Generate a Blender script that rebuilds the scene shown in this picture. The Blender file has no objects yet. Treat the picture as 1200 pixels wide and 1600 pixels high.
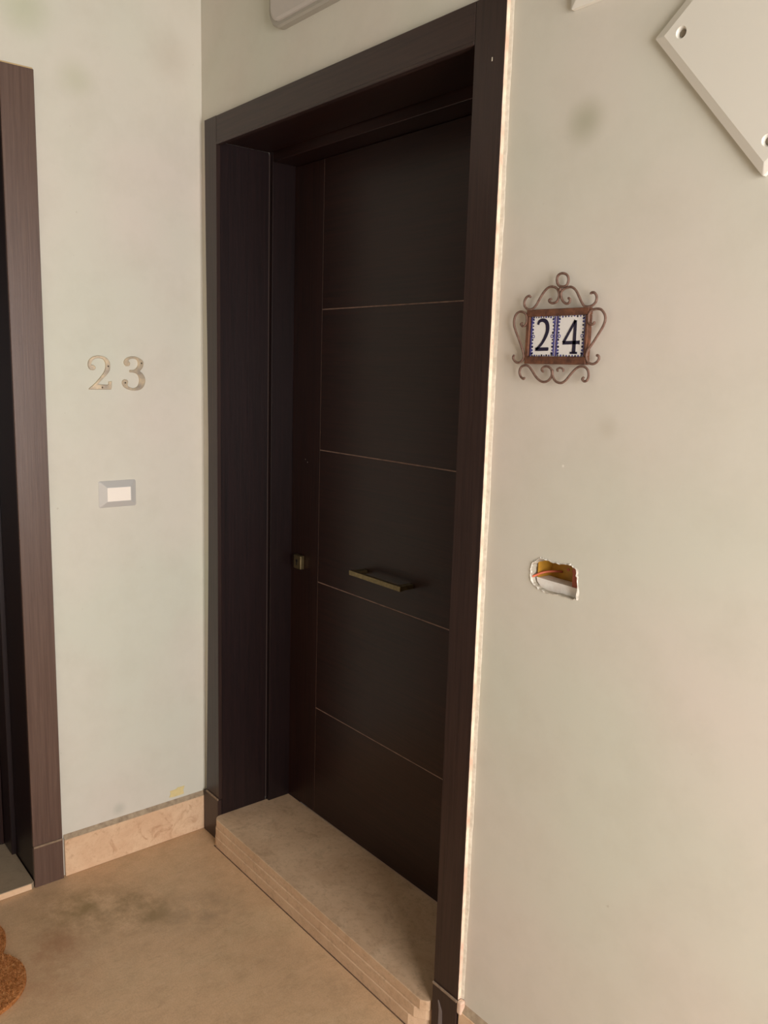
import bpy, bmesh, math, random
from mathutils import Vector, Matrix, geometry
from mathutils import noise as mnoise

random.seed(7)
scene = bpy.context.scene
COL = scene.collection

# ------------------------------------------------------------------ camera
cam_data = bpy.data.cameras.new('camera')
cam = bpy.data.objects.new('camera', cam_data)
COL.objects.link(cam)
right = Vector((0.6336, 0.7731, 0.0293)); fwd = Vector((-0.7595, 0.6288, -0.1666)).normalized()
right = (right - right.dot(fwd) * fwd).normalized(); up = right.cross(fwd)
mat = Matrix((right, up, -fwd)).transposed().to_4x4()
mat.translation = Vector((2.384, -1.2328, 1.5382))
cam.matrix_world = mat
cam_data.sensor_fit = 'VERTICAL'; cam_data.sensor_height = 36.0
cam_data.lens = 1309.59 / 1600 * 36.0
cam_data.clip_start = 0.02
scene.camera = cam

# ------------------------------------------------------------------ world, light, exposure
world = bpy.data.worlds.new('world'); scene.world = world; world.use_nodes = True
bgn = world.node_tree.nodes['Background']
bgn.inputs[0].default_value = (0.75, 0.85, 1.0, 1); bgn.inputs[1].default_value = 0.12

def area(name, loc, target, sx, sy, power, color):
    d = bpy.data.lights.new(name, 'AREA'); d.shape = 'RECTANGLE'; d.size = sx; d.size_y = sy
    d.energy = power; d.color = color
    o = bpy.data.objects.new(name, d); COL.objects.link(o); o.location = loc
    o.rotation_euler = (Vector(target) - Vector(loc)).to_track_quat('-Z', 'Y').to_euler()
    return o
# daylight through the end window, plus an unseen fill light added behind the viewer
area('window_daylight', (3.80, -0.80, 1.36), (0, -.80, 1.15), 1.2, 1.6, 88, (1.0, 0.97, 0.955))
area('added_fill_light', (1.7, -3.30, 1.7), (1.7, 0, 1.5), 1.9, 1.3, 4, (1.0, 0.97, 0.95))
scene.view_settings.view_transform = 'Standard'
scene.view_settings.look = 'None'
scene.view_settings.gamma = 1.0
scene.view_settings.use_curve_mapping = False
scene.view_settings.exposure = 0.25

# ------------------------------------------------------------------ materials
def srgb(r, g, b):
    f = lambda c: (c / 255 / 12.92) if c / 255 <= 0.04045 else ((c / 255 + 0.055) / 1.055) ** 2.4
    return (f(r), f(g), f(b), 1)

class Mat:
    def __init__(s, name):
        s.m = bpy.data.materials.new(name); s.m.use_nodes = True
        s.nt = s.m.node_tree; s.n = s.nt.nodes; s.l = s.nt.links
        s.b = s.n['Principled BSDF']
        s.tc = s.n.new('ShaderNodeTexCoord')
    def mapping(s, scale=(1, 1, 1), loc=(0, 0, 0)):
        m = s.n.new('ShaderNodeMapping'); m.inputs['Scale'].default_value = scale; m.inputs['Location'].default_value = loc
        s.l.new(s.tc.outputs['Object'], m.inputs[0]); return m.outputs[0]
    def noise(s, scale, detail=3, rough=0.55, vec=None, dist=0):
        t = s.n.new('ShaderNodeTexNoise'); t.inputs['Scale'].default_value = scale
        t.inputs['Detail'].default_value = detail; t.inputs['Roughness'].default_value = rough
        t.inputs['Distortion'].default_value = dist
        s.l.new(vec if vec else s.tc.outputs['Object'], t.inputs['Vector']); return t.outputs[0]
    def ramp(s, fac, stops):
        r = s.n.new('ShaderNodeValToRGB'); e = r.color_ramp.elements
        while len(e) < len(stops): e.new(0.5)
        for el, (p, c) in zip(e, stops):
            el.position = p; el.color = c
        s.l.new(fac, r.inputs[0]); return r.outputs[0]
    def mix(s, fac, a, b):
        x = s.n.new('ShaderNodeMix'); x.data_type = 'RGBA'
        for sock, v in ((x.inputs[0], fac), (x.inputs[6], a), (x.inputs[7], b)):
            if hasattr(v, 'is_linked') or isinstance(v, bpy.types.NodeSocket): s.l.new(v, sock)
            else: sock.default_value = v
        return x.outputs[2]
    def math(s, op, a, b=0.0, clamp=False):
        x = s.n.new('ShaderNodeMath'); x.operation = op; x.use_clamp = clamp
        for i, v in enumerate((a, b)):
            if isinstance(v, bpy.types.NodeSocket): s.l.new(v, x.inputs[i])
            else: x.inputs[i].default_value = v
        return x.outputs[0]
    def spot(s, p, r, soft=1.0):
        """1 inside a stain around p, fading to 0 at radius r"""
        v = s.n.new('ShaderNodeVectorMath'); v.operation = 'DISTANCE'
        s.l.new(s.tc.outputs['Object'], v.inputs[0]); v.inputs[1].default_value = p
        mr = s.n.new('ShaderNodeMapRange'); mr.interpolation_type = 'SMOOTHSTEP'
        mr.inputs[1].default_value = r * (1 - soft); mr.inputs[2].default_value = r
        mr.inputs[3].default_value = 1; mr.inputs[4].default_value = 0
        s.l.new(v.outputs['Value'], mr.inputs[0]); return mr.outputs[0]
    def bump(s, h, strength=0.2, dist=0.002):
        b = s.n.new('ShaderNodeBump'); b.inputs['Strength'].default_value = strength; b.inputs['Distance'].default_value = dist
        s.l.new(h, b.inputs['Height']); s.l.new(b.outputs[0], s.b.inputs['Normal'])
    def color(s, c):
        if isinstance(c, bpy.types.NodeSocket): s.l.new(c, s.b.inputs['Base Color'])
        else: s.b.inputs['Base Color'].default_value = c
    def rough(s, r): s.b.inputs['Roughness'].default_value = r
    def metal(s, v): s.b.inputs['Metallic'].default_value = v
    def coat(s, w, r=0.15):
        s.b.inputs['Coat Weight'].default_value = w; s.b.inputs['Coat Roughness'].default_value = r
    def spec(s, v): s.b.inputs['Specular IOR Level'].default_value = v

def paint(name, stains):
    m = Mat(name)
    c = m.ramp(m.noise(1.7, 2, 0.5), [(0.35, srgb(207, 206, 191)), (0.65, srgb(214, 205, 193))])
    f = m.ramp(m.noise(7, 5, 0.65), [(0.45, (0, 0, 0, 1)), (0.75, (1, 1, 1, 1))])
    c = m.mix(m.math('MULTIPLY', f, 0.22), c, srgb(184, 178, 160))
    for p, r, col, k in stains:
        c = m.mix(m.math('MULTIPLY', m.spot(p, r), k), c, col)
    sp = m.ramp(m.noise(60, 2, 0.5), [(0.76, (0, 0, 0, 1)), (0.80, (1, 1, 1, 1))])
    c = m.mix(m.math('MULTIPLY', sp, 0.35), c, srgb(170, 160, 140))
    m.color(c); m.rough(0.62); m.spec(0.3)
    h = m.math('ADD', m.noise(3.2, 3, 0.5), m.math('MULTIPLY', m.noise(140, 3, 0.6), 0.05))
    m.bump(h, 0.25, 0.006)
    return m.m

def wood(name, dark, light, rough=0.42, coat=0.35):
    m = Mat(name)
    g = m.noise(1.0, 5, 0.65, m.mapping((150, 150, 4)), 0.6)
    f = m.noise(1.0, 3, 0.6, m.mapping((420, 420, 14)))
    c = m.ramp(g, [(0.3, dark), (0.72, light)])
    dust = m.ramp(f, [(0.66, (0, 0, 0, 1)), (0.82, (1, 1, 1, 1))])
    c = m.mix(m.math('MULTIPLY', dust, 0.12), c, srgb(110, 90, 80))
    m.color(c); m.rough(rough); m.coat(coat, 0.28); m.spec(0.3)
    m.bump(m.math('ADD', g, m.math('MULTIPLY', f, 0.5)), 0.25, 0.0012)
    return m.m

def hwood(name, dark, light):
    m = Mat(name)
    g = m.noise(1.0, 5, 0.65, m.mapping((4, 150, 150)), 0.6)
    c = m.ramp(g, [(0.3, dark), (0.72, light)])
    m.color(c); m.rough(0.42); m.coat(0.15, 0.25); m.spec(0.3)
    m.bump(g, 0.25, 0.0012)
    return m.m

def simple(name, col, rough=0.5, metal=0.0, var=None, vs=40, bump=0.0, spec=0.5):
    m = Mat(name)
    n = m.noise(vs, 4, 0.6)
    m.color(m.ramp(n, [(0.3, col), (0.7, var if var else col)])); m.rough(rough); m.metal(metal); m.spec(spec)
    if bump: m.bump(n, bump, 0.002)
    return m.m

PAINT_L = paint('paint_left', [((0, -.50, 2.42), .10, srgb(178, 182, 150), .5), ((0, -.37, 2.28), .07, srgb(180, 182, 152), .4),
                               ((0, -.10, 2.40), .10, srgb(180, 168, 150), .3), ((0, -.30, .16), .03, srgb(180, 178, 165), .6)])
PAINT_D = paint('paint_back', [((1.408, 0, 1.971), .055, srgb(160, 158, 132), .6), ((1.50, 0, 1.45), .03, srgb(180, 170, 150), .3),
                               ((1.408, 0, 1.374), .004, srgb(240, 235, 225), .9)])
PAINT_R = paint('paint_room', [])
W_DARK, W_LIGHT = srgb(24, 10, 7), srgb(46, 22, 16)
WOOD = wood('dark_stained_wood', W_DARK, W_LIGHT, .42, .15)
WOOD_REVEAL = wood('dark_stained_wood_lining', srgb(20, 11, 11), srgb(36, 20, 20), .42, .2)
WOOD_CASE = wood('dark_stained_wood_casing', srgb(36, 23, 20), srgb(56, 38, 33), .42, .25)
WOOD_CASE23 = wood('brown_stained_wood_casing_lightened', srgb(80, 58, 49), srgb(102, 79, 68), 0.38, 0.6)  # own lighter brown stain, raised further to paint in glow and haze
HWOOD = hwood('dark_wood_cross_grain', W_DARK, srgb(44, 20, 14))
HWOOD_CASE = hwood('dark_wood_casing_cross_grain', srgb(38, 26, 23), srgb(60, 42, 37))
RAW = simple('raw_pale_edge', srgb(238, 218, 194), 0.75, 0, srgb(208, 168, 144), 22, .4)
CAULK = simple('cream_filler', srgb(214, 204, 186), 0.8, 0, srgb(190, 178, 158), 90, .6)
DUST = simple('dusty_ledge', srgb(150, 128, 104), 0.9, 0, srgb(120, 98, 80), 60, .3)
GROOVE = simple('pale_groove_highlight', srgb(150, 120, 104), 0.6, 0, srgb(96, 74, 64), 24)  # pale groove bottom, highlights along the panel edges put into its colour
JOINT = simple('dark_joint', srgb(60, 44, 38), 0.7)
DIRT_SHADE = simple('brown_dirt_shadow_line', srgb(112, 84, 62), 0.9, 0, srgb(84, 62, 48), 60)  # dark strip colour for joint dirt and the shadow line under the step

def floor_mat():
    m = Mat('beige_polished_stone')
    n1 = m.noise(2.6, 5, 0.62, None, 0.4); n2 = m.noise(14, 5, 0.65); n3 = m.noise(240, 2, 0.5)
    c = m.ramp(n1, [(0.3, srgb(196, 162, 127)), (0.5, srgb(206, 169, 132)), (0.7, srgb(208, 175, 138))])
    c = m.mix(m.math('MULTIPLY', m.ramp(n2, [(0.45, (0, 0, 0, 1)), (0.75, (1, 1, 1, 1))]), 0.30), c, srgb(150, 126, 92))
    c = m.mix(m.math('MULTIPLY', m.ramp(n3, [(0.4, (0, 0, 0, 1)), (0.7, (1, 1, 1, 1))]), 0.22), c, srgb(142, 118, 92))
    st = m.noise(1.0, 5, 0.7, m.mapping((60, 22, 1)), 1.5)
    c = m.mix(m.math('MULTIPLY', m.ramp(st, [(0.50, (0, 0, 0, 1)), (0.72, (1, 1, 1, 1))]), 0.30), c, srgb(156, 128, 98))
    c = m.mix(m.math('MULTIPLY', m.ramp(m.noise(38, 5, 0.75), [(0.52, (0, 0, 0, 1)), (0.70, (1, 1, 1, 1))]), 0.28), c, srgb(222, 190, 156))
    gm = m.ramp(m.noise(11, 5, 0.7), [(0.38, (0, 0, 0, 1)), (0.62, (1, 1, 1, 1))])
    for p, r, col, k in [((0.24, -.42, 0), .20, srgb(122, 100, 58), .75), ((.33, -.34, 0), .12, srgb(126, 104, 64), .6),
                         ((.17, -.52, 0), .15, srgb(128, 106, 62), .6), ((.30, -.60, 0), .12, srgb(150, 100, 66), .55),
                         ((.42, -.64, 0), .16, srgb(160, 112, 80), .4), ((.40, -.22, 0), .14, srgb(140, 122, 96), .5)]:
        c = m.mix(m.math('MULTIPLY', m.math('MULTIPLY', m.spot(p, r), gm), k), c, col)
    m.color(c); m.rough(0.42); m.spec(0.35)
    m.bump(n2, 0.08, 0.002)
    return m.m
FLOOR = floor_mat()

def marble(name, a, b, vein, rough=0.4, ws=1.0, k=.6, grain=.4):
    m = Mat(name)
    n = m.noise(6 * ws, 6, 0.65, None, 1.2); v = m.noise(18 * ws, 6, 0.7, None, 0.8)
    c = m.ramp(n, [(0.35, a), (0.65, b)])
    c = m.mix(m.math('MULTIPLY', m.ramp(v, [(0.54, (0, 0, 0, 1)), (0.72, (1, 1, 1, 1))]), k), c, vein)
    g2 = m.noise(70, 5, 0.75)
    c = m.mix(m.math('MULTIPLY', m.ramp(g2, [(0.50, (0, 0, 0, 1)), (0.72, (1, 1, 1, 1))]), grain), c, vein)
    c = m.mix(m.math('MULTIPLY', m.ramp(m.noise(1.0, 4, 0.7, m.mapping((30, 130, 40)), 1.2), [(0.56, (0, 0, 0, 1)), (0.70, (1, 1, 1, 1))]), grain * .8), c, b)
    m.color(c); m.rough(rough); m.spec(0.4); m.bump(v, 0.08, 0.002)
    return m.m
STEP = marble('dusty_beige_marble', srgb(196, 162, 130), srgb(210, 178, 146), srgb(158, 130, 102), 0.5, 1.2, .6, .55)
LEDGE = simple('greyish_dusty_joint', srgb(176, 156, 130), 0.9, 0, srgb(140, 120, 98), 60, .3)
PINK = marble('peach_marble', srgb(228, 196, 162), srgb(216, 178, 144), srgb(170, 118, 84), 0.35, 1.1, .7, .25)
BRASS = simple('aged_brass', srgb(236, 214, 180), 0.33, 0.6, srgb(176, 162, 148), 40)
OLDBRASS = simple('dull_brass', srgb(140, 124, 88), 0.38, 0.8, srgb(112, 98, 70), 90, .2)
BLACK = simple('black_void', srgb(14, 12, 10), 0.8)
IRON = simple('rusty_iron', srgb(92, 64, 52), 0.7, 0.1, srgb(126, 98, 84), 160, .7)
IRON2 = simple('rusty_iron_bars', srgb(66, 40, 30), 0.8, 0.1, srgb(122, 78, 54), 70, .9)
TILE_W = simple('white_glazed_ceramic', srgb(228, 224, 220), 0.15)
TILE_B = simple('blue_glaze', srgb(38, 34, 86), 0.2, 0, srgb(96, 94, 160), 260)
TILE_N = simple('navy_glaze', srgb(34, 27, 52), 0.25)
GROUT = simple('mauve_grout', srgb(150, 126, 150), 0.7)
PLASTIC = simple('ivory_plastic', srgb(222, 217, 205), 0.4)
PLASTIC_W = simple('white_plastic', srgb(226, 222, 216), 0.3)
SILVER = simple('satin_silver_plastic', srgb(208, 205, 201), 0.26, 0.15)
SWITCHKEY = simple('cream_switch_plastic', srgb(250, 240, 228), 0.3)
LAMP_B = simple('grey_lamp_housing', srgb(160, 154, 142), 0.4)
LAMP_L = simple('pale_lamp_cover', srgb(186, 178, 170), 0.3)
GREYSCREW = simple('grey_screw', srgb(140, 128, 110), .5, .3)
SCREW = simple('dark_screw', srgb(96, 84, 70), 0.4, 0.6)
CHIP = simple('broken_plaster', srgb(232, 226, 214), 0.9, 0, srgb(176, 168, 152), 160, 1.0)
PLGREY = simple('grey_plaster_core', srgb(158, 148, 130), 0.9, 0, srgb(190, 182, 166), 140, 1.0)
BOXY = simple('mustard_plastic', srgb(206, 150, 44), 0.5, 0, srgb(166, 122, 48), 30)
CORDC = simple('orange_red_sleeve', srgb(196, 98, 66), 0.5)
PINKC = simple('dusty_pink_brick', srgb(184, 104, 84), 0.8, 0, srgb(160, 90, 70), 80, .5)
PAPER = simple('yellowed_tape', srgb(226, 206, 150), 0.7, 0, srgb(214, 196, 140), 50)
WHITEC = simple('white_paint', srgb(240, 236, 228), 0.5, 0, srgb(225, 215, 205), 60, .2)

def coir_mat():
    m = Mat('coir_fibre')
    c = m.ramp(m.noise(90, 5, 0.7), [(0.3, srgb(126, 78, 38)), (0.5, srgb(176, 114, 66)), (0.7, srgb(214, 156, 104))])
    m.color(c); m.rough(0.9); m.spec(0.1); m.bump(m.noise(220, 3), 0.8, 0.006)
    return m.m
COIR = coir_mat()

# ------------------------------------------------------------------ mesh helpers
def link(name, me, mats, parent=None, smooth=False):
    o = bpy.data.objects.new(name, me); COL.objects.link(o)
    for x in (mats if isinstance(mats, (list, tuple)) else [mats]): me.materials.append(x)
    if parent: o.parent = parent
    if smooth:
        for p in me.polygons: p.use_smooth = True
    return o
def from_bm(name, bm, mats, parent=None, smooth=False):
    bmesh.ops.recalc_face_normals(bm, faces=bm.faces)
    me = bpy.data.meshes.new(name); bm.to_mesh(me); bm.free()
    return link(name, me, mats, parent, smooth)
def add_box(bm, lo, hi, bevel=0.0, seg=2, mi=0):
    t = bmesh.new()
    bmesh.ops.create_cube(t, size=1)
    for v in t.verts:
        v.co = Vector([lo[i] + (v.co[i] + .5) * (hi[i] - lo[i]) for i in range(3)])
    if bevel: bmesh.ops.bevel(t, geom=t.edges[:], offset=bevel, segments=seg, affect='EDGES', profile=.5)
    for f in t.faces: f.material_index = mi
    me = bpy.data.meshes.new('t'); t.to_mesh(me); t.free(); bm.from_mesh(me); bpy.data.meshes.remove(me)
def box(name, lo, hi, m, parent=None, bevel=0.0, seg=2):
    bm = bmesh.new(); add_box(bm, lo, hi, bevel, seg); return from_bm(name, bm, m, parent)
def prism(bm, pts, axis, a0, a1, mi=0, holes=(), hole_mi=None):
    """polygon (u,w) extruded along axis 'y' (u=x,w=z), 'x' (u=y,w=z) or 'z' (u=x,w=y), tessellated with holes"""
    def P(u, w, a):
        return {'y': (u, a, w), 'x': (a, u, w), 'z': (u, w, a)}[axis]
    loops = [list(pts)] + [list(h) for h in holes]
    flat = [p for l in loops for p in l]
    tris = geometry.tessellate_polygon([[Vector((p[0], p[1], 0)) for p in l] for l in loops])
    A = [bm.verts.new(P(*p, a0)) for p in flat]; B = [bm.verts.new(P(*p, a1)) for p in flat]
    for t in tris:
        for V in (A, B):
            try: bm.faces.new([V[i] for i in t]).material_index = mi
            except ValueError: pass
    k = 0
    for li, l in enumerate(loops):
        n = len(l)
        for i in range(n):
            f = bm.faces.new((A[k + i], A[k + (i + 1) % n], B[k + (i + 1) % n], B[k + i]))
            f.material_index = hole_mi if (li and hole_mi is not None) else mi
        k += n
def catmull(pts, n=5, closed=False):
    P = [Vector(p) for p in pts]; out = []
    N = len(P)
    rng = range(N if closed else N - 1)
    for i in rng:
        if closed: a, b, c, d = P[(i - 1) % N], P[i], P[(i + 1) % N], P[(i + 2) % N]
        else: a, b, c, d = P[max(i - 1, 0)], P[i], P[i + 1], P[min(i + 2, N - 1)]
        for k in range(n):
            t = k / n
            out.append(0.5 * ((2 * b) + (c - a) * t + (2 * a - 5 * b + 4 * c - d) * t * t + (3 * b - a - 3 * c + d) * t ** 3))
    if not closed: out.append(P[-1])
    return out
def add_tube(bm, pts, r, sides=8, closed=False, r_end=None):
    P = [Vector(p) for p in pts]; N = len(P); rings = []
    prev = None
    for i in range(N):
        if closed: t = P[(i + 1) % N] - P[i - 1]
        else: t = P[min(i + 1, N - 1)] - P[max(i - 1, 0)]
        t.normalize()
        ref = prev if prev else (Vector((0, 1, 0)) if abs(t.y) < .9 else Vector((1, 0, 0)))
        a = (ref - ref.dot(t) * t).normalized(); prev = a; b = t.cross(a)
        rr = r if callable(r) is False else r(i / (N - 1))
        rings.append([bm.verts.new(P[i] + rr * (math.cos(2 * math.pi * k / sides) * a + math.sin(2 * math.pi * k / sides) * b)) for k in range(sides)])
    for i in range(N if closed else N - 1):
        A, B = rings[i], rings[(i + 1) % N]
        for k in range(sides): bm.faces.new((A[k], A[(k + 1) % sides], B[(k + 1) % sides], B[k]))
    if not closed:
        bm.faces.new(rings[0]); bm.faces.new(list(reversed(rings[-1])))
def ribbon(bm, pts, widths, y, h, mi=0):
    """brush stroke lying in an xz plane at depth y, h thick towards -y"""
    P = [Vector((p[0], 0, p[1])) for p in pts]; N = len(P)
    L, R = [], []
    for i in range(N):
        t = (P[min(i + 1, N - 1)] - P[max(i - 1, 0)]).normalized(); nrm = Vector((-t.z, 0, t.x))
        w = widths[i] / 2 if isinstance(widths, (list, tuple)) else widths / 2
        L.append(P[i] + nrm * w); R.append(P[i] - nrm * w)
    mk = lambda v, yy: bm.verts.new((v.x, yy, v.z))
    l0, r0 = [mk(v, y) for v in L], [mk(v, y) for v in R]; l1, r1 = [mk(v, y - h) for v in L], [mk(v, y - h) for v in R]
    F = []
    for i in range(N - 1):
        F += [(l1[i], l1[i + 1], r1[i + 1], r1[i]), (l0[i], r0[i], r0[i + 1], l0[i + 1]), (l0[i], l0[i + 1], l1[i + 1], l1[i]), (r0[i], r1[i], r1[i + 1], r0[i + 1])]
    F += [(l0[0], l1[0], r1[0], r0[0]), (l0[-1], r0[-1], r1[-1], l1[-1])]
    for f in F: bm.faces.new(f).material_index = mi
def disc(bm, c, r, y0, y1, n=12, mi=0, rx=None):
    prism(bm, [(c[0] + (rx or r) * math.cos(2 * math.pi * k / n), c[1] + r * math.sin(2 * math.pi * k / n)) for k in range(n)], 'y', y0, y1, mi)
def empty(name, loc, rz=0):
    o = bpy.data.objects.new(name, None); COL.objects.link(o); o.location = loc; o.rotation_euler = (0, 0, rz)
    o.empty_display_size = .1; return o
def tag(o, label, cat, group=None, kind=None):
    o['label'] = label; o['category'] = cat
    if group: o['group'] = group
    if kind: o['kind'] = kind
    return o
def struct(o, label, cat): return tag(o, label, cat, kind='structure')

# ------------------------------------------------------------------ room shell
ZC = 2.85; XR = 3.7; YB = -3.2
bm = bmesh.new(); add_box(bm, (-.35, YB - .1, -.06), (XR + .1, .35, 0))
struct(from_bm('floor', bm, FLOOR), 'beige worn stone landing floor with dusty olive stains', 'floor')
bm = bmesh.new(); add_box(bm, (-.35, YB - .1, ZC), (XR + .1, .35, ZC + .1))
struct(from_bm('ceiling', bm, simple('grey_ceiling_paint', srgb(150, 148, 134), .8)), 'plain pale ceiling above the landing', 'ceiling')

HOLE_MM = [(-52.6, 5.9), (-50.9, 15.1), (-45.1, 23.9), (-30.7, 32.3), (-21.2, 32.3), (-4.0, 29.5), (14.3, 30.6), (29.1, 32.6), (38.0, 32.9), (45.6, 29.6), (53.9, 26.5), (56.5, 12.5), (59.7, -7.4), (58.4, -26.5), (51.9, -28.7), (28.1, -28.0), (6.9, -29.2), (-13.2, -30.0), (-29.2, -27.3), (-47.4, -19.8), (-53.4, -4.5)]
HC = (1.40, 1.16)
def jag(pts, n, amp, seed):
    rnd = random.Random(seed); out = []
    for i in range(len(pts)):
        a, b = Vector(pts[i]), Vector(pts[(i + 1) % len(pts)])
        for k in range(n):
            p = a.lerp(b, k / n); out.append((p.x + rnd.uniform(-amp, amp), p.y + rnd.uniform(-amp, amp)))
    return out
hole = [(HC[0] + x / 1000, HC[1] + z / 1000) for x, z in jag(HOLE_MM, 3, .9, 3)]
bm = bmesh.new()
outer = [(-.35, 0), (.10, 0), (.10, 2.19), (1.15, 2.19), (1.15, 0), (XR + .1, 0), (XR + .1, ZC), (-.35, ZC)]
prism(bm, outer, 'y', 0, .35, 0, [hole], 1)
wd = struct(from_bm('wall_back', bm, [PAINT_D, PLGREY]), 'pale greige painted wall holding the doorway numbered 24', 'wall')
bm = bmesh.new()
outer = [(YB - .1, 0), (-1.575, 0), (-1.575, 2.19), (-.555, 2.19), (-.555, 0), (0, 0), (0, ZC), (YB - .1, ZC)]
prism(bm, outer, 'x', -.35, 0, 0)
struct(from_bm('wall_left', bm, [PAINT_L]), 'cream painted wall between the two doorways with brass 23', 'wall')
# walls behind the viewer, one with the end window, one with an added fill window
bm = bmesh.new()
prism(bm, [(YB, 0), (0, 0), (0, ZC), (YB, ZC)], 'x', XR, XR + .1, 0, [[(-1.5, .5), (-.1, .5), (-.1, 2.22), (-1.5, 2.22)]])
struct(from_bm('wall_right', bm, [PAINT_R]), 'pale wall with a wide window at the landing end', 'wall')
bm = bmesh.new()
prism(bm, [(0, 0), (XR, 0), (XR, ZC), (0, ZC)], 'y', YB - .1, YB, 0, [[(.7, 1.0), (2.7, 1.0), (2.7, 2.4), (.7, 2.4)]])
struct(from_bm('wall_front', bm, [PAINT_R]), 'pale wall with an added fill window behind the viewer', 'wall')
def winframe(name, axis, a, u0, u1, z0, z1, label):
    bm = bmesh.new(); t = .05
    for (p0, p1, q0, q1) in ((u0, u1, z0, z0 + t), (u0, u1, z1 - t, z1), (u0, u0 + t, z0, z1), (u1 - t, u1, z0, z1), ((u0 + u1) / 2 - .02, (u0 + u1) / 2 + .02, z0, z1)):
        if axis == 'x': add_box(bm, (a, p0, q0), (a + .05, p1, q1), .004)
        else: add_box(bm, (p0, a, q0), (p1, a + .05, q1), .004)
    struct(from_bm(name, bm, PLASTIC_W), label, 'window')
winframe('window_1', 'x', XR + .02, -1.5, -.1, .5, 2.22, 'white framed window at the landing end')
winframe('fill_window', 'y', YB - .08, .7, 2.7, 1.0, 2.4, 'unseen white framed window added behind the viewer')  # window added to go with the fill light, out of view

# ------------------------------------------------------------------ baseboards
def baseboard(name, axis, u0, u1, th, h, label, sgn):
    bm = bmesh.new()
    if axis == 'x':
        add_box(bm, (0, u0, 0), (th, u1, h), .0015, 1)
        f = [(0, u0, h), (th - .001, u0, h), (0, u0, h + .014)]; g = [(0, u1, h), (th - .001, u1, h), (0, u1, h + .014)]
    else:
        add_box(bm, (u0, -th, 0), (u1, 0, h), .0015, 1)
        f = [(u0, 0, h), (u0, -th + .001, h), (u0, 0, h + .014)]; g = [(u1, 0, h), (u1, -th + .001, h), (u1, 0, h + .014)]
    o = struct(from_bm(name, bm, PINK), label, 'baseboard')
    b2 = bmesh.new()
    A = [b2.verts.new(p) for p in f]; B = [b2.verts.new(p) for p in g]
    b2.faces.new(A); b2.faces.new(B[::-1])
    for i in range(3): b2.faces.new((A[i], A[(i + 1) % 3], B[(i + 1) % 3], B[i]))
    d = from_bm('dirty_ledge', b2, LEDGE, o); d['label'] = 'grey-brown dusty joint along the top'
    return o
baseboard('baseboard_left', 'x', -.474, -.0, .010, .118, 'peach marble baseboard between the two doorways', 1)
baseboard('baseboard_right', 'y', 1.2235, XR - .001, .012, .125, 'peach marble baseboard right of the door numbered 24', 1)

# ------------------------------------------------------------------ doors
H = 2.163; HT = 2.237; CW = .08
def door_frame_parts(root, W, case, hcase, lip=0.0, plz=.145, ht=HT, cw=CW, left_bow=None):
    """x along the wall, +y into the wall, opening 0..W"""
    for s, x0, x1 in (('l', -cw, 0), ('r', W, W + cw)):
        if s == 'l' and left_bow:
            bm = bmesh.new(); prism(bm, [(0, plz)] + [(0, ht)] + [(a, z) for z, a in reversed(left_bow)], 'y', -.012, 0)
            from_bm('casing_stile', bm, case, root)
        else: box('casing_stile', (x0, -.012, plz), (x1, 0, ht), case, root, .0012, 1)
        p = box('plinth', (x0 - (.016 if s == 'l' and left_bow else 0), -.0150, 0.0), (x1, -.0001, plz - .002), case, root, .0015, 1)
        bm = bmesh.new()
        add_box(bm, (x0, -.0165, plz - .003), (x1, -.0121, plz + .003), .001, 1)
        d = from_bm('plinth_ledge', bm, DUST, p); d['label'] = 'pale dusty line on top of the plinth'
    box('casing_head', (0.0008, -.012, H), (W - .0008, 0, ht), hcase, root, .0012, 1)
    # lining: two jamb boards and a head board
    for x0, x1 in ((-.010, -.001), (W + .001, W + .010)):
        box('jamb_lining', (x0, .0005, .003), (x1, .165, H + .005), WOOD_REVEAL, root, .001, 1)
    box('head_lining', (-.001, .0005, H + .005), (W + .001, .165, H + .016), HWOOD, root, .001, 1)
    box('lining_lip', (0.0005, -.013, H - .004), (W - .0005, .003, H + .004), hcase, root, .0015, 1)
    # door frame proper, a little proud of the lining, with a thin open joint before it
    for x0, x1 in ((-.010, .0125), (W - .0125, W + .010)):
        box('jamb', (x0, .170, .003), (x1, .30, H + .016), WOOD_REVEAL, root, .0012, 1)
    box('frame_head', (.0125, .170, H - .022), (W - .0125, .30, H + .016), HWOOD, root, .0012, 1)
    bm = bmesh.new()
    add_box(bm, (-.010, .1652, .1), (-.004, .1698, H)); add_box(bm, (W + .004, .1652, .1), (W + .010, .1698, H))
    from_bm('joint_strip', bm, JOINT, root)

# door 24
X0 = .11; W24 = 1.03
d24 = empty('door_1', (X0, 0, 0))
struct(d24, 'dark brown wooden entrance door between brass 23 and the tile number 24', 'door')
door_frame_parts(d24, W24, WOOD_CASE, HWOOD_CASE, left_bow=[(.145, -.084), (.5, -.072), (.9, -.062), (1.29, -.057), (1.6, -.0605), (1.86, -.066), (2.237, -.070)])
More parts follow.
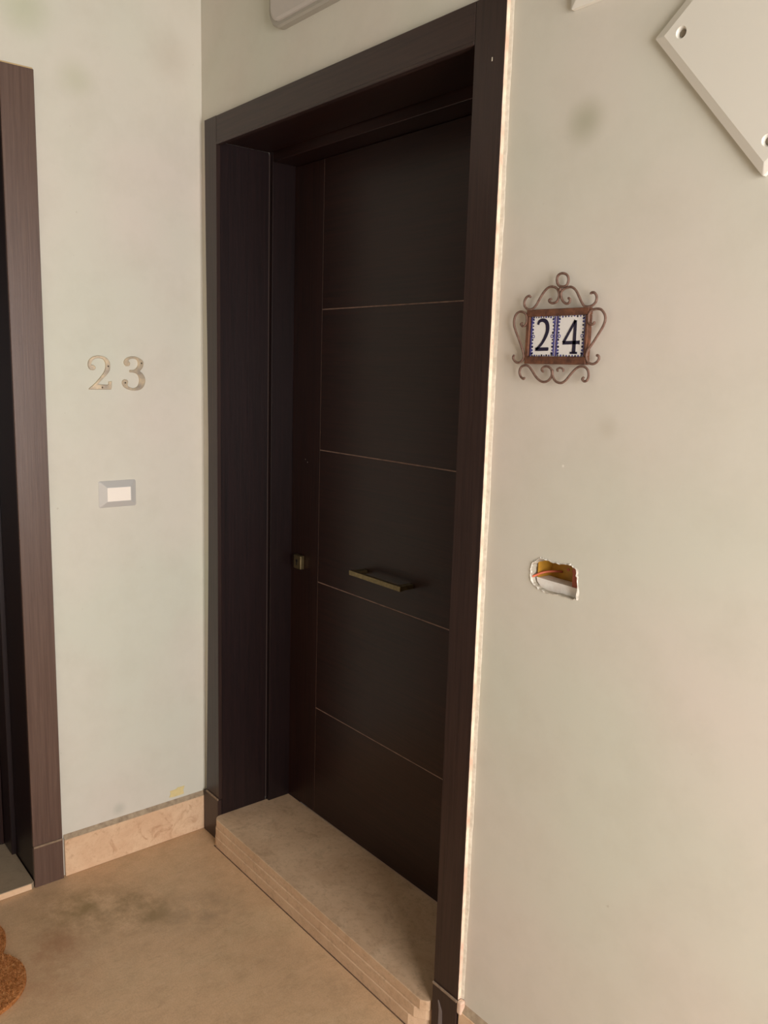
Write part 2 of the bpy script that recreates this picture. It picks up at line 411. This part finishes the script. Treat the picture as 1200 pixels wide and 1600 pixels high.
# raw pale edge of the right hand casing with the ragged plaster beside it
bm = bmesh.new(); rnd = random.Random(5)
zs = [.15 + i * .014 for i in range(150)]
xe = W24 + CW
prev = None
for z in zs + [2.237]:
    w1 = .0115 + rnd.uniform(-.001, .001); ex = .0035 + .0022 * mnoise.noise(Vector((z * 9, 0, 0))) + rnd.uniform(-.0008, .0008)
    ring = [bm.verts.new(p) for p in ((xe + .0002, -.0118, z), (xe + .0012, -w1, z), (xe + .0018, -.004, z), (xe + .004 + max(ex, .0005), -.0012, z), (xe + .005 + max(ex, .0005), .0, z), (xe + .0002, .0, z))]
    if prev:
        for k in range(5):
            f = bm.faces.new((prev[k], prev[k + 1], ring[k + 1], ring[k])); f.material_index = 0 if k < 2 else 1
    prev = ring
o = from_bm('raw_edge', bm, [RAW, CAULK], d24); o['label'] = 'unpainted pale edge and filler beside the casing'
bm = bmesh.new(); add_box(bm, (xe + .0002, -.016, .118), (xe + .014, -.0002, .150), .004, 2)
o = from_bm('filler_lump', bm, RAW, d24); o['label'] = 'cream lump of filler above the baseboard'
# leaf
leaf_y = .25; lx0, lx1 = .0135, W24 - .0135; lz0, lz1 = .0915, 2.139
leaf = box('door_leaf', (lx0, leaf_y + .0010, lz0), (lx1, leaf_y + .045, lz1), GROOVE, d24)
g = .0016; sx = .166
gz = [1.712, 1.291, .874, .455]
WP = [(lx0, sx - g, lz0, lz1, WOOD, 'stile'), (W24 - sx + g, lx1, lz0, lz1, WOOD, 'stile')]
tops = [lz1] + gz; bots = gz + [lz0]
for t, b in zip(tops, bots):
    WP.append((sx, W24 - sx, b + (g if b != lz0 else 0), t - (g if t != lz1 else 0), HWOOD, 'panel'))
for a, b_, c, d_, m_, nm in WP:
    box(nm, (a, leaf_y, c), (b_, leaf_y + .0024, d_), m_, leaf, .0006, 1)
# lock escutcheon
bm = bmesh.new(); add_box(bm, (.050, leaf_y - .016, .899), (.090, leaf_y, .944), .0025, 2)
lk = from_bm('lock_escutcheon', bm, OLDBRASS, leaf); lk['label'] = 'square brass lock plate'
bm = bmesh.new(); disc(bm, (.069, .926), .005, leaf_y - .0172, leaf_y - .0158, 14); add_box(bm, (.0672, leaf_y - .0172, .911), (.0708, leaf_y - .0158, .926))
from_bm('keyhole', bm, BLACK, lk)
# bar handle
hb = box('handle', (.395, .198, .952), (.622, .210, .966), OLDBRASS, leaf, .0012, 2); hb['label'] = 'flat dull brass bar pull handle'
for x in (.397, .600):
    box('handle_post', (x, .2095, .953), (x + .020, leaf_y, .965), OLDBRASS, hb, .001, 1)
# paint chips and scratches on the leaf and casing
for x, z, y in ((.0866, 1.254, leaf_y), (.098, 1.246, leaf_y)):
    bm = bmesh.new(); add_box(bm, (x, y - .0006, z), (x + .0025, y + .0005, z + .0015)); from_bm('paint_chip', bm, CAULK, leaf)
bm = bmesh.new(); add_box(bm, (W24 + .048, -.0126, 2.118), (W24 + .050, -.0118, 2.125)); from_bm('paint_chip', bm, CAULK, d24)
bm = bmesh.new()
pts = [(W24 + .025, .010), (W24 + .031, .050), (W24 + .030, .090), (W24 + .022, .112)]
ribbon(bm, pts, [.012, .013, .010, .003], -.0151, .0006)
o = from_bm('white_scuff', bm, simple('scuffed_paint', srgb(120, 108, 104), .8), d24)

# door 23 : opening on the left wall
W23 = 1.0
d23 = empty('door_2', (0, -1.565, 0), math.pi / 2)
struct(d23, 'brown wooden door casing at the left edge left of brass number 23', 'door')
door_frame_parts(d23, W23, WOOD_CASE23, HWOOD_CASE, plz=.128, ht=2.274, cw=.0845)
leaf2 = box('door_leaf', (.0135, .251, .022), (W23 - .0135, .295, 2.139), GROOVE, d23)
for a, b_, c, d_, m_, nm in [(.0135, .165, .022, 2.139, WOOD, 'stile'), (W23 - .165, W23 - .0135, .022, 2.139, WOOD, 'stile')] + [(.1665, W23 - .1665, b, t, HWOOD, 'panel') for b, t in ((1.713, 2.139), (1.292, 1.710), (.875, 1.289), (.456, .872), (.022, .453))]:
    box(nm, (a, .25, c), (b_, .2524, d_), m_, leaf2, .0006, 1)
bm = bmesh.new(); add_box(bm, (W23 - .02, -.006, 2.2745), (W23 + .0845, 0, 2.279), .0015, 1)
o = from_bm('filler_bead', bm, simple('yellow_filler', srgb(206, 176, 128), .8), d23); o['label'] = 'thin yellowish filler along the casing top'

# ------------------------------------------------------------------ steps
def step(name, loc, rz, x0, x1, tiers, back, label):
    """tiers: (z0, z1, front_y, left_chamfer, right_chamfer)"""
    root = empty(name, loc, rz)
    bm = bmesh.new()
    for z0, z1, fy, cl, cr in tiers:
        pts = [(x0, back), (x0, fy + cl)]
        for k in range(1, 5):
            a = math.pi / 2 * k / 4; pts.append((x0 + cl - cl * math.cos(a), fy + cl - cl * math.sin(a)))
        pts += [(x1 - cr, fy), (x1 - cr * .25, fy + cr * .45), (x1, fy + cr * .75), (x1, back)]
        prism(bm, pts, 'z', z0, z1)
    bmesh.ops.remove_doubles(bm, verts=bm.verts, dist=1e-6)
    o = from_bm('slab', bm, STEP, root)
    bv = o.modifiers.new('b', 'BEVEL'); bv.width = .0018; bv.segments = 2; bv.limit_method = 'ANGLE'; bv.angle_limit = math.radians(50)
    return root, o
st, sl = step('doorstep', (0, 0, 0), 0, .1085, 1.134, [(.0, .034, -.0365, .030, .05), (.034, .063, -.0335, .027, .034), (.063, .09, -.0300, .024, .018)], .2495, '')
tag(st, 'raised dusty beige marble step with a tiered front in the open doorway recess', 'doorstep')
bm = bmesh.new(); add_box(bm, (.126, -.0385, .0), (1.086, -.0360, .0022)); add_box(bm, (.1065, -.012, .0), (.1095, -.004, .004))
from_bm('dirt_shadow_joint', bm, DIRT_SHADE, st)
st2, sl2 = step('doorstep', (0, -1.565, 0), math.pi / 2, .0015, .9985, [(.0, .02, -.014, .008, .008)], .2495, '')
tag(st2, 'low grey-topped stone step at the foot of the left door', 'doorstep')
sl2.data.materials[0] = marble('grey_dusty_marble', srgb(150, 134, 112), srgb(160, 140, 116), srgb(130, 114, 92), .5)
bm = bmesh.new(); add_box(bm, (.010, -.0152, .001), (.990, -.0139, .0185))
o = from_bm('polished_edge', bm, PINK, st2); o['label'] = 'peach polished front edge'

# ------------------------------------------------------------------ framed number 24
SIGN = {
'tl':[(-47.9, 74.9), (-51.5, 77.4), (-57.8, 75.0), (-62.2, 67.8), (-61.1, 59.4), (-53.7, 53.6), (-43.8, 52.9), (-34.5, 58.4), (-25.8, 70.8), (-17.1, 82.1), (-8.2, 89.3), (1.0, 91.0), (10.5, 88.7), (17.5, 81.2), (18.7, 72.3), (14.7, 64.5), (5.7, 61.7), (-2.0, 64.3), (-3.0, 68.3), (1.6, 69.2)],
'tr':[(88.4, 73.4), (89.6, 76.2), (95.6, 75.6), (100.8, 69.4), (100.1, 60.9), (94.2, 55.2), (84.8, 52.6), (76.0, 54.2), (70.1, 60.5), (63.8, 70.2), (56.3, 81.0), (46.8, 87.6), (37.9, 88.0), (29.0, 85.5), (23.1, 80.1), (23.8, 71.2), (29.8, 63.0), (38.0, 59.5), (43.3, 62.4), (43.4, 67.7), (39.4, 69.3)],
'sl':[(-64.8, 28.6), (-67.8, 25.9), (-62.5, 22.4), (-56.0, 25.1), (-53.4, 33.3), (-55.8, 42.7), (-63.2, 48.1), (-72.1, 49.3), (-80.6, 45.3), (-85.1, 36.0), (-84.7, 24.8), (-79.6, 13.4), (-72.3, 1.1), (-65.0, -12.1), (-59.0, -24.3), (-56.3, -33.7), (-60.3, -41.3), (-68.9, -45.1), (-78.0, -42.4), (-83.1, -35.8), (-80.6, -31.0)],
'sr':[(98.8, 26.8), (99.7, 24.2), (94.9, 22.3), (88.2, 25.4), (86.5, 33.2), (87.0, 40.0), (91.8, 45.9), (101.2, 48.4), (111.8, 46.9), (119.8, 39.0), (122.2, 30.5), (119.4, 20.4), (112.0, 8.6), (102.6, -5.0), (94.9, -15.4), (88.8, -24.1), (87.9, -34.5), (92.9, -42.4), (101.8, -45.4), (110.1, -42.2), (114.8, -36.1), (112.9, -30.9), (109.1, -30.6)],
'bl':[(-51.7, -72.2), (-54.0, -75.1), (-60.5, -71.5), (-65.0, -63.1), (-61.9, -53.6), (-52.1, -49.6), (-43.2, -51.4), (-33.9, -59.6), (-24.6, -69.7), (-14.3, -76.9), (-4.4, -79.4), (6.1, -76.3), (12.6, -68.8), (13.1, -60.6), (9.1, -54.3), (0.5, -50.7), (-7.7, -52.7), (-11.0, -57.4), (-6.6, -61.0)],
'br':[(27.1, -59.4), (24.9, -55.8), (31.2, -53.0), (38.7, -55.6), (39.1, -60.1)],
'br2':[(14.0, -56.9), (16.2, -69.6), (23.9, -77.6), (35.7, -80.0), (45.6, -75.2), (55.0, -65.1), (64.4, -56.0), (73.9, -50.5), (84.9, -50.3), (93.0, -56.3), (95.4, -65.9), (92.4, -73.9), (85.9, -75.3), (82.3, -71.5), (85.4, -68.8)],
'ring':[(23.9, 113.0), (33.9, 109.2), (37.9, 100.8), (34.2, 91.7), (25.7, 89.9), (15.9, 92.8), (11.7, 102.4), (14.5, 110.5)],
}
sign = empty('house_number_sign', (1.365, 0, 1.605))
tag(sign, 'rusty wrought iron scroll frame holding blue and white tiles reading 24', 'house number')
k = .001
for key in ('tl', 'tr', 'sl', 'sr', 'bl', 'br2', 'br'):
    bm = bmesh.new()
    pts = catmull([(x * k, -.012, z * k) for x, z in SIGN[key]], 5)
    add_tube(bm, pts, .0023 if key != 'br' else .0019, 8)
    from_bm('scroll', bm, IRON, sign, True)
bm = bmesh.new(); add_tube(bm, catmull([(x * k, -.012, z * k) for x, z in SIGN['ring']], 5, True), .0023, 8, True)
from_bm('hanging_ring', bm, IRON, sign, True)
bm = bmesh.new(); bmesh.ops.create_uvsphere(bm, u_segments=12, v_segments=8, radius=.004, matrix=Matrix.Translation((.0205, -.012, .085)))
from_bm('weld', bm, IRON, sign, True)
bm = bmesh.new()
fx0, fx1, fz0, fz1 = -.0545, .0868, -.0468, .0520
ix0, ix1, iz0, iz1 = -.0440, .0808, -.0330, .0395
add_box(bm, (fx0, -.0135, iz1), (fx1, -.0005, fz1), .0012, 1)
add_box(bm, (fx0, -.0135, fz0), (fx1, -.0005, iz0), .0012, 1)
add_box(bm, (fx0, -.0133, iz0), (ix0 - .002, -.0005, iz1), .0012, 1)
add_box(bm, (ix1, -.0133, iz0), (fx1, -.0005, iz1), .0012, 1)
add_box(bm, (fx0 + .002, -.004, fz0 + .002), (fx1 - .002, -.0005, fz1 - .002))
from_bm('iron_tray', bm, IRON2, sign)
def tile(x0, x1, strokes):
    bm = bmesh.new(); z0, z1 = iz0, iz1
    add_box(bm, (x0, -.0100, z0), (x1, -.0042, z1), .001, 2, 0)
    y = -.0099; w = x1 - x0; h = z1 - z0
    # blue painted rim
    for a, b, c, d in ((x0 + .0002, x0 + .0036, z0, z1), (x1 - .0036, x1 - .0002, z0, z1)):
        add_box(bm, (a, y - .0004, c + .0008), (b, y + .0003, d - .0008), 0, 1, 1)
    r = random.Random(int(x0 * 1e5))
    for side in (0, 1):
        n = 11
        for i in range(n):
            zz = z0 + .005 + (h - .010) * i / (n - 1)
            xx = (x0 + .0052) if side == 0 else (x1 - .0052)
            disc(bm, (xx + r.uniform(-.0005, .0005), zz), r.uniform(.0014, .0023), y - .0004, y + .0003, 8, 1 if i % 2 else 2)
    for i in range(9):
        xx = x0 + .006 + (w - .012) * i / 8
        for zz in (z0 + .0018, z1 - .0018):
            disc(bm, (xx, zz + r.uniform(-.0005, .0005)), r.uniform(.0012, .0020), y - .0004, y + .0003, 8, 1 if i % 2 else 2)
    for xx in (x0 + .0068, x1 - .0068):
        disc(bm, (xx, (z0 + z1) / 2), .0034, y - .0004, y + .0003, 10, 1); disc(bm, (xx, (z0 + z1) / 2), .0016, y - .0006, y + .0003, 8, 0)
    for (cx_, cz_) in ((x0 + .006, z0 + .006), (x0 + .006, z1 - .006), (x1 - .006, z0 + .006), (x1 - .006, z1 - .006)):
        disc(bm, (cx_, cz_), .0021, y - .0004, y + .0003, 8, 1)
    t = from_bm('number_tile', bm, [TILE_W, TILE_B, TILE_N], sign)
    bm = bmesh.new()
    for pts, ws in strokes: ribbon(bm, pts, ws, y + .0002, .0008)
    n_ = from_bm('painted_numeral', bm, TILE_N, t); return t, n_
s2 = [(p.x, p.z) for p in catmull([(x * k, 0, z * k) for x, z in [(-27.5, 24.5), (-25.0, 30.3), (-17.2, 32.6), (-9.0, 29.5), (-4.9, 21.8), (-5.0, 11.4), (-10.2, -.4), (-18, -11.3), (-29.0, -20.4)]], 4)]
w2 = [.0050 + .0032 * math.sin(math.pi * i / (len(s2) - 1)) ** 2 for i in range(len(s2))]
tile(-.0440, .0135, [(s2, w2), ([(-.0310, -.0202), (-.0014, -.0196)], [.0064, .0064]), ([(-.0010, -.0222), (-.0004, -.0168)], [.002, .0015])])
tile(.0165, .0808, [([(.0578, .0305), (.0578, -.0262)], [.0062, .0078]), ([(.0578, .0305), (.0335, -.0085)], [.0050, .0056]),
                    ([(.0320, -.0088), (.0690, -.0080)], [.0062, .0060]), ([(.0495, -.0264), (.0655, -.0264)], [.0040, .0040]), ([(.0686, -.0045), (.0690, -.0118)], [.002, .002])])
bm = bmesh.new(); add_box(bm, (.0137, -.0094, iz0), (.0163, -.0042, iz1), .0004, 1)
from_bm('tile_joint', bm, GROUT, sign)

# ------------------------------------------------------------------ brass numerals 2 3
N2 = [(-65.5, 15.0), (-72.9, 16.3), (-78.0, 23.4), (-78.8, 33.8), (-74.2, 44.3), (-64.5, 51.8), (-51.6, 55.4), (-38.7, 54.7), (-25.9, 49.9), (-17.5, 39.7), (-15.6, 27.1), (-18.1, 14.4), (-27.2, 1.6), (-38.3, -9.2), (-53.9, -25.2), (-23.6, -26.3), (-20.9, -23.7), (-20.7, -16.9), (-12.3, -16.1), (-13.3, -35.3), (-15.6, -38.9), (-77.8, -39.4), (-77.7, -36.9), (-60.2, -22.1), (-44.7, -5.1), (-33.5, 9.9), (-28.8, 22.6), (-28.9, 35.2), (-33.6, 44.5), (-42.1, 48.4), (-53.9, 48.6), (-63.6, 44.2), (-69.2, 36.1), (-70.0, 29.5), (-65.1, 29.0), (-59.9, 26.0), (-57.9, 21.9), (-61.2, 16.6)]
N3 = [(37.6, 28.9), (30.9, 29.4), (26.1, 35.7), (27.2, 44.2), (34.7, 51.9), (47.2, 55.9), (60.7, 55.9), (74.3, 51.0), (83.3, 42.6), (84.3, 34.0), (80.6, 24.2), (72.4, 14.7), (82.6, 5.9), (88.5, -7.1), (87.8, -20.1), (80.6, -33.3), (67.9, -39.9), (51.9, -41.1), (36.1, -38.0), (23.9, -30.6), (19.2, -21.0), (20.9, -13.5), (27.7, -10.2), (34.4, -12.2), (36.5, -17.6), (34.1, -24.1), (37.4, -30.5), (47.5, -34.7), (56.5, -34.6), (65.8, -29.1), (70.6, -18.2), (70.9, -5.2), (65.4, 5.9), (55.2, 10.3), (43.9, 10.9), (41.7, 14.1), (44.1, 17.3), (55.4, 18.0), (63.5, 23.8), (68.2, 32.5), (67.3, 44.3), (59.5, 50.1), (49.3, 50.6), (41.4, 47.4), (39.0, 43.5), (43.4, 37.2), (42.1, 31.2)]
def numeral(outline, sharp, screws, label):
    o_y = sum(p[0] for p in outline) / len(outline)
    cu = bpy.data.curves.new('t', 'CURVE'); cu.dimensions = '2D'; cu.fill_mode = 'BOTH'
    cu.extrude = .0016; cu.bevel_depth = .0011; cu.bevel_resolution = 1; cu.offset = -.0009
    # smooth everywhere but at the sharp corners
    N = len(outline); pts = []
    for i in range(N):
        a, b, c, d = (Vector(outline[j % N]) for j in (i - 1, i, i + 1, i + 2))
        if i in sharp: a = b
        if (i + 1) % N in sharp: d = c
        n = 3
        for q in range(n):
            t = q / n
            pts.append(0.5 * ((2 * b) + (c - a) * t + (2 * a - 5 * b + 4 * c - d) * t * t + (3 * b - a - 3 * c + d) * t ** 3))
    sp = cu.splines.new('POLY'); sp.points.add(len(pts) - 1); sp.use_cyclic_u = True
    for p, q in zip(sp.points, pts): p.co = ((q.x - o_y) * .001, q.y * .001, 0, 1)
    tmp = bpy.data.objects.new('t', cu); COL.objects.link(tmp)
    dg = bpy.context.evaluated_depsgraph_get()
    me = bpy.data.meshes.new_from_object(tmp.evaluated_get(dg)); bpy.data.objects.remove(tmp)
    # curve plane (x,y) -> wall plane (world y, z), facing +x
    me.transform(Matrix(((0, 0, 1, .0028), (1, 0, 0, 0), (0, 1, 0, 0), (0, 0, 0, 1))))
    o = link('brass_numeral', me, BRASS); o.location = (0, -.28 + o_y * .001, 1.5)
    tag(o, label, 'house number')
    for sy, sz in screws:
        bm = bmesh.new()
        bmesh.ops.create_cone(bm, cap_ends=True, segments=12, radius1=.0027, radius2=.0020, depth=.0014, matrix=Matrix.Translation((.0058, (sy - o_y) * .001, sz * .001)) @ Matrix.Rotation(math.pi / 2, 4, 'Y'))
        from_bm('screw', bm, SCREW, o)
    return o
numeral(N2, {14, 15, 17, 18, 20, 21, 22}, [(-21.6, 26.6), (-40.1, -33.4)], 'brass numeral 2 screwed to the cream wall above the switch')
numeral(N3, {11, 35}, [(77.9, 37.7), (28.0, -19.5)], 'brass numeral 3 screwed to the cream wall beside the dark door')

# ------------------------------------------------------------------ switch
sw = empty('wall_switch', (0, -.2815, 1.157)); tag(sw, 'silver framed light switch with a blank cream key below the brass numbers', 'switch')
def frustum(bm, ax, c0, h0, h1, h2, d0, d1, d2):
    """bevelled plate on the left wall: outer half sizes h0 at d0, h1 at d1 (outer rim), inner h2 at d2"""
    rings = []
    for (hy, hz), d in ((h0, d0), (h1, d1), (h2, d2)):
        r = .006 if d != d2 else .0005; ring = []
        for sy, sz, a0 in ((1, 1, 0), (-1, 1, 90), (-1, -1, 180), (1, -1, 270)):
            for q in range(4):
                a = math.radians(a0 + 30 * q); ring.append(bm.verts.new((d, sy * (hy - r) + r * math.cos(a), sz * (hz - r) + r * math.sin(a))))
        rings.append(ring)
    n = len(rings[0])
    for A, B in zip(rings, rings[1:]):
        for i in range(n): bm.faces.new((A[i], A[(i + 1) % n], B[(i + 1) % n], B[i]))
    bm.faces.new(rings[0][::-1]); bm.faces.new(rings[-1])
bm = bmesh.new(); frustum(bm, 'x', 0, (.0565, .0395), (.0555, .0385), (.0365, .0215), .0, .0015, .0140)
from_bm('switch_plate', bm, SILVER, sw)
bm = bmesh.new(); add_box(bm, (.0100, -.0352, -.0202), (.0152, .0352, .0202), .0008, 2)
from_bm('switch_key', bm, SWITCHKEY, sw)

# ------------------------------------------------------------------ wall lamp above the door
lamp = empty('wall_lamp', (.617, 0, 2.44)); tag(lamp, 'pale rounded lamp unit mounted on the wall above the dark door', 'lamp')
def rrect(hx, hz, r, n=8):
    out = []
    for sx_, sz_, a0 in ((1, 1, 0), (-1, 1, 90), (-1, -1, 180), (1, -1, 270)):
        for q in range(n + 1):
            a = math.radians(a0 + 90 * q / n); out.append((sx_ * (hx - r) + r * math.cos(a), sz_ * (hz - r) + r * math.sin(a)))
    return out
def plate(bm, levels):
    rings = [[bm.verts.new((x, y, z)) for x, z in pts] for pts, y in levels]; n = len(rings[0])
    for A, B in zip(rings, rings[1:]):
        for i in range(n): bm.faces.new((A[i], A[(i + 1) % n], B[(i + 1) % n], B[i]))
    bm.faces.new(rings[0][::-1]); bm.faces.new(rings[-1])
bm = bmesh.new(); plate(bm, [(rrect(.212, .066, .05), -.0), (rrect(.212, .066, .05), -.017), (rrect(.208, .062, .046), -.022)])
from_bm('housing', bm, LAMP_B, lamp, False)
bm = bmesh.new(); plate(bm, [(rrect(.198, .054, .040), -.0215), (rrect(.197, .053, .039), -.026), (rrect(.190, .046, .032), -.029)])
from_bm('lamp_cover', bm, LAMP_L, lamp, False)

# ------------------------------------------------------------------ blank junction cover plates
def cover_plate(name, c, half, ang, label, screws=True):
    root = empty(name, (c[0], 0, c[1])); tag(root, label, 'cover plate')
    R = Matrix.Rotation(ang, 3, 'Y')
    bm = bmesh.new(); fy = -.0125
    levels = [(rrect(half, half, .002, 2), -.0005), (rrect(half, half, .002, 2), -.0085), (rrect(half - .013, half - .013, .001, 2), fy)]
    rings = [[bm.verts.new((x, y, z)) for x, z in pts] for pts, y in levels]; n = len(rings[0])
    for A, B in zip(rings, rings[1:]):
        for i in range(n): bm.faces.new((A[i], A[(i + 1) % n], B[(i + 1) % n], B[i]))
    bm.faces.new(rings[0][::-1])
    hc = [(sx_ * (half - .034), sz_ * (half - .034)) for sx_ in (1, -1) for sz_ in (1, -1)]; m = 20; V = list(rings[-1]); loops = [[Vector((v.co.x, v.co.z, 0)) for v in rings[-1]]]
    for cx_, cz_ in hc:
        prev = None
        for r, y in ((.0092, fy), (.0075, fy + .0022), (.0056, fy + .0075), (.0, fy + .0076)):
            if r == 0:
                bm.faces.new(prev); break
            ring = [bm.verts.new((cx_ + r * math.cos(2 * math.pi * q / m), y, cz_ + r * math.sin(2 * math.pi * q / m))) for q in range(m)]
            if prev is None: V += ring; loops.append([Vector((v.co.x, v.co.z, 0)) for v in ring])
            else:
                for q in range(m): bm.faces.new((prev[q], prev[(q + 1) % m], ring[(q + 1) % m], ring[q]))
            prev = ring
    for t in geometry.tessellate_polygon(loops): bm.faces.new([V[i] for i in t])
    for v in bm.verts: v.co = R @ v.co
    p = from_bm('plate', bm, PLASTIC, root)
    for cx_, cz_ in hc:
        c_ = R @ Vector((cx_, 0, cz_))
        bm = bmesh.new(); disc(bm, (c_.x, c_.z), .0050, fy + .0078, fy + .0050, 14)
        from_bm('screw', bm, GREYSCREW, root)
    return root
u = Vector((.6447, -.7644)); v_ = Vector((.7644, .6447)); Lc = Vector((1.5413, 2.0658)); hs = .154
cc = Lc + hs * u + hs * v_
cover_plate('junction_cover', (cc.x, cc.y), hs, math.atan2(.7644, .6447), 'square blank white cover plate mounted diagonally high on the right wall')
cover_plate('junction_cover', (1.368 + .095, 2.157 + .095), .095, 0, 'upright square cover plate cut off by the top edge right of the door', True)

# ------------------------------------------------------------------ broken socket hole
sock = empty('socket_hole', (HC[0], 0, HC[1])); tag(sock, 'broken open socket hole with yellow box and loose orange wire under the 24', 'socket hole')
hl = [(x - HC[0], z - HC[1]) for x, z in hole]
bm = bmesh.new(); n = len(hl); rnd = random.Random(11)
inn = [bm.verts.new((x, .004, z)) for x, z in hl]
r1 = [bm.verts.new((x * 1.008 + rnd.uniform(-.001, .001), -.001 - rnd.random() * .0022, z * 1.01 + rnd.uniform(-.001, .001))) for x, z in hl]
r2 = []
for x, z in hl:
    kx = 1.0 + rnd.uniform(.02, .085); r2.append(bm.verts.new((x * kx, -.0002, z * (kx + .03))))
for i in range(n):
    j = (i + 1) % n
    bm.faces.new((inn[i], inn[j], r1[j], r1[i])); bm.faces.new((r1[i], r1[j], r2[j], r2[i]))
o = from_bm('chipped_rim', bm, CHIP, sock); o['label'] = 'white crumbling plaster rim'
# back box : open fronted, slightly shifted right behind the plaster
bm = bmesh.new()
bx0, bx1, bz0, bz1, by0, by1 = -.046, .0585, -.0345, .035, .014, .055
add_box(bm, (bx0, by1, bz0), (bx1, by1 + .002, bz1)); add_box(bm, (bx0 - .002, by0, bz0), (bx0, by1, bz1)); add_box(bm, (bx1, by0, bz0), (bx1 + .002, by1, bz1))
add_box(bm, (bx0, by0, bz1), (bx1, by1, bz1 + .002)); add_box(bm, (bx0, by0, bz0 - .002), (bx1, by1, bz0))
from_bm('back_box', bm, BOXY, sock)
bm = bmesh.new(); disc(bm, (-.006, .008), .003, by1 - .001, by1 + .001, 10); disc(bm, (.006, .007), .003, by1 - .001, by1 + .001, 10)
from_bm('knockout', bm, CORDC, sock)
bm = bmesh.new(); add_tube(bm, catmull([(-.0530, .005, -.0085), (-.0485, .010, -.0055), (-.041, .018, -.0005), (-.034, .030, .0020), (-.026, .045, .002), (-.020, .054, .001)], 6), .0023, 8)
o = from_bm('wire', bm, CORDC, sock, True); o['label'] = 'orange-red wire sleeve'
bm = bmesh.new(); add_box(bm, (.034, .0145, -.030), (.056, .052, .031), .002, 1)
from_bm('brick_fragment', bm, PINKC, sock)
# white block lying in the bottom of the box
bm = bmesh.new()
prism(bm, [(-.046, -.0098), (-.02, -.0108), (.056, -.0118), (.056, -.0325), (-.018, -.0325), (-.034, -.0255), (-.044, -.0165)], 'y', .011, .046)
bmesh.ops.remove_doubles(bm, verts=bm.verts, dist=1e-6)
bmesh.ops.dissolve_limit(bm, angle_limit=.01, verts=bm.verts, edges=bm.edges)
bmesh.ops.bevel(bm, geom=bm.edges[:], offset=.0012, segments=2, affect='EDGES')
from_bm('white_insert', bm, WHITEC, sock, False)

# ------------------------------------------------------------------ scrap of tape and coir mat
bm = bmesh.new()
prism(bm, [(-.133, .144), (-.118, .141), (-.081, .142), (-.083, .156), (-.078, .169), (-.104, .170), (-.108, .166), (-.130, .165), (-.128, .155)], 'x', .0002, .0010)
tag(from_bm('tape_scrap', bm, PAPER), 'small torn yellow tape scrap stuck just above the left baseboard', 'tape')

bm = bmesh.new()
def mat_outline():
    lobes = [(.172, -.838, .143), (.347, -.822, .128), (.33, -1.05, .14), (.17, -1.07, .14), (.24, -.95, .2)]
    pts = []; c = Vector((.24, -.95))
    for i in range(160):
        a = 2 * math.pi * i / 160; d = Vector((math.cos(a), math.sin(a))); best = 0
        for (x, y, r) in lobes:
            p = Vector((x, y)) - c; b = p.dot(d); disc_ = b * b - (p.dot(p) - r * r)
            if disc_ >= 0: best = max(best, b + math.sqrt(disc_))
        pts.append(c + d * best)
    return pts
mo = mat_outline()
prism(bm, [(p.x, p.y) for p in mo], 'z', .001, .012)
mt = from_bm('coir_doormat', bm, COIR); tag(mt, 'orange-brown coir doormat with scalloped edge at the bottom left corner', 'doormat')
rnd = random.Random(2)
V, F = [], []
c = Vector((.24, -.95))
for i in range(9000):
    a = rnd.random() * 2 * math.pi; idx = int(a / (2 * math.pi) * 160) % 160
    p = c.lerp(mo[idx], math.sqrt(rnd.random()))
    lean = Vector((rnd.uniform(-.006, .006), rnd.uniform(-.006, .006), rnd.uniform(.006, .012)))
    w = rnd.uniform(.0005, .0009); d = Vector((rnd.uniform(-1, 1), rnd.uniform(-1, 1), 0)).normalized() * w; e = Vector((-d.y, d.x, 0))
    b = Vector((p.x, p.y, .011)); k0 = len(V)
    V += [b + d, b - .5 * d + .87 * e, b - .5 * d - .87 * e, b + lean]; F += [(k0, k0 + 1, k0 + 3), (k0 + 1, k0 + 2, k0 + 3), (k0 + 2, k0, k0 + 3)]
me = bpy.data.meshes.new('coir_pile'); me.from_pydata([tuple(v) for v in V], [], F)
o = link('coir_pile', me, COIR, mt); o['kind'] = 'stuff'
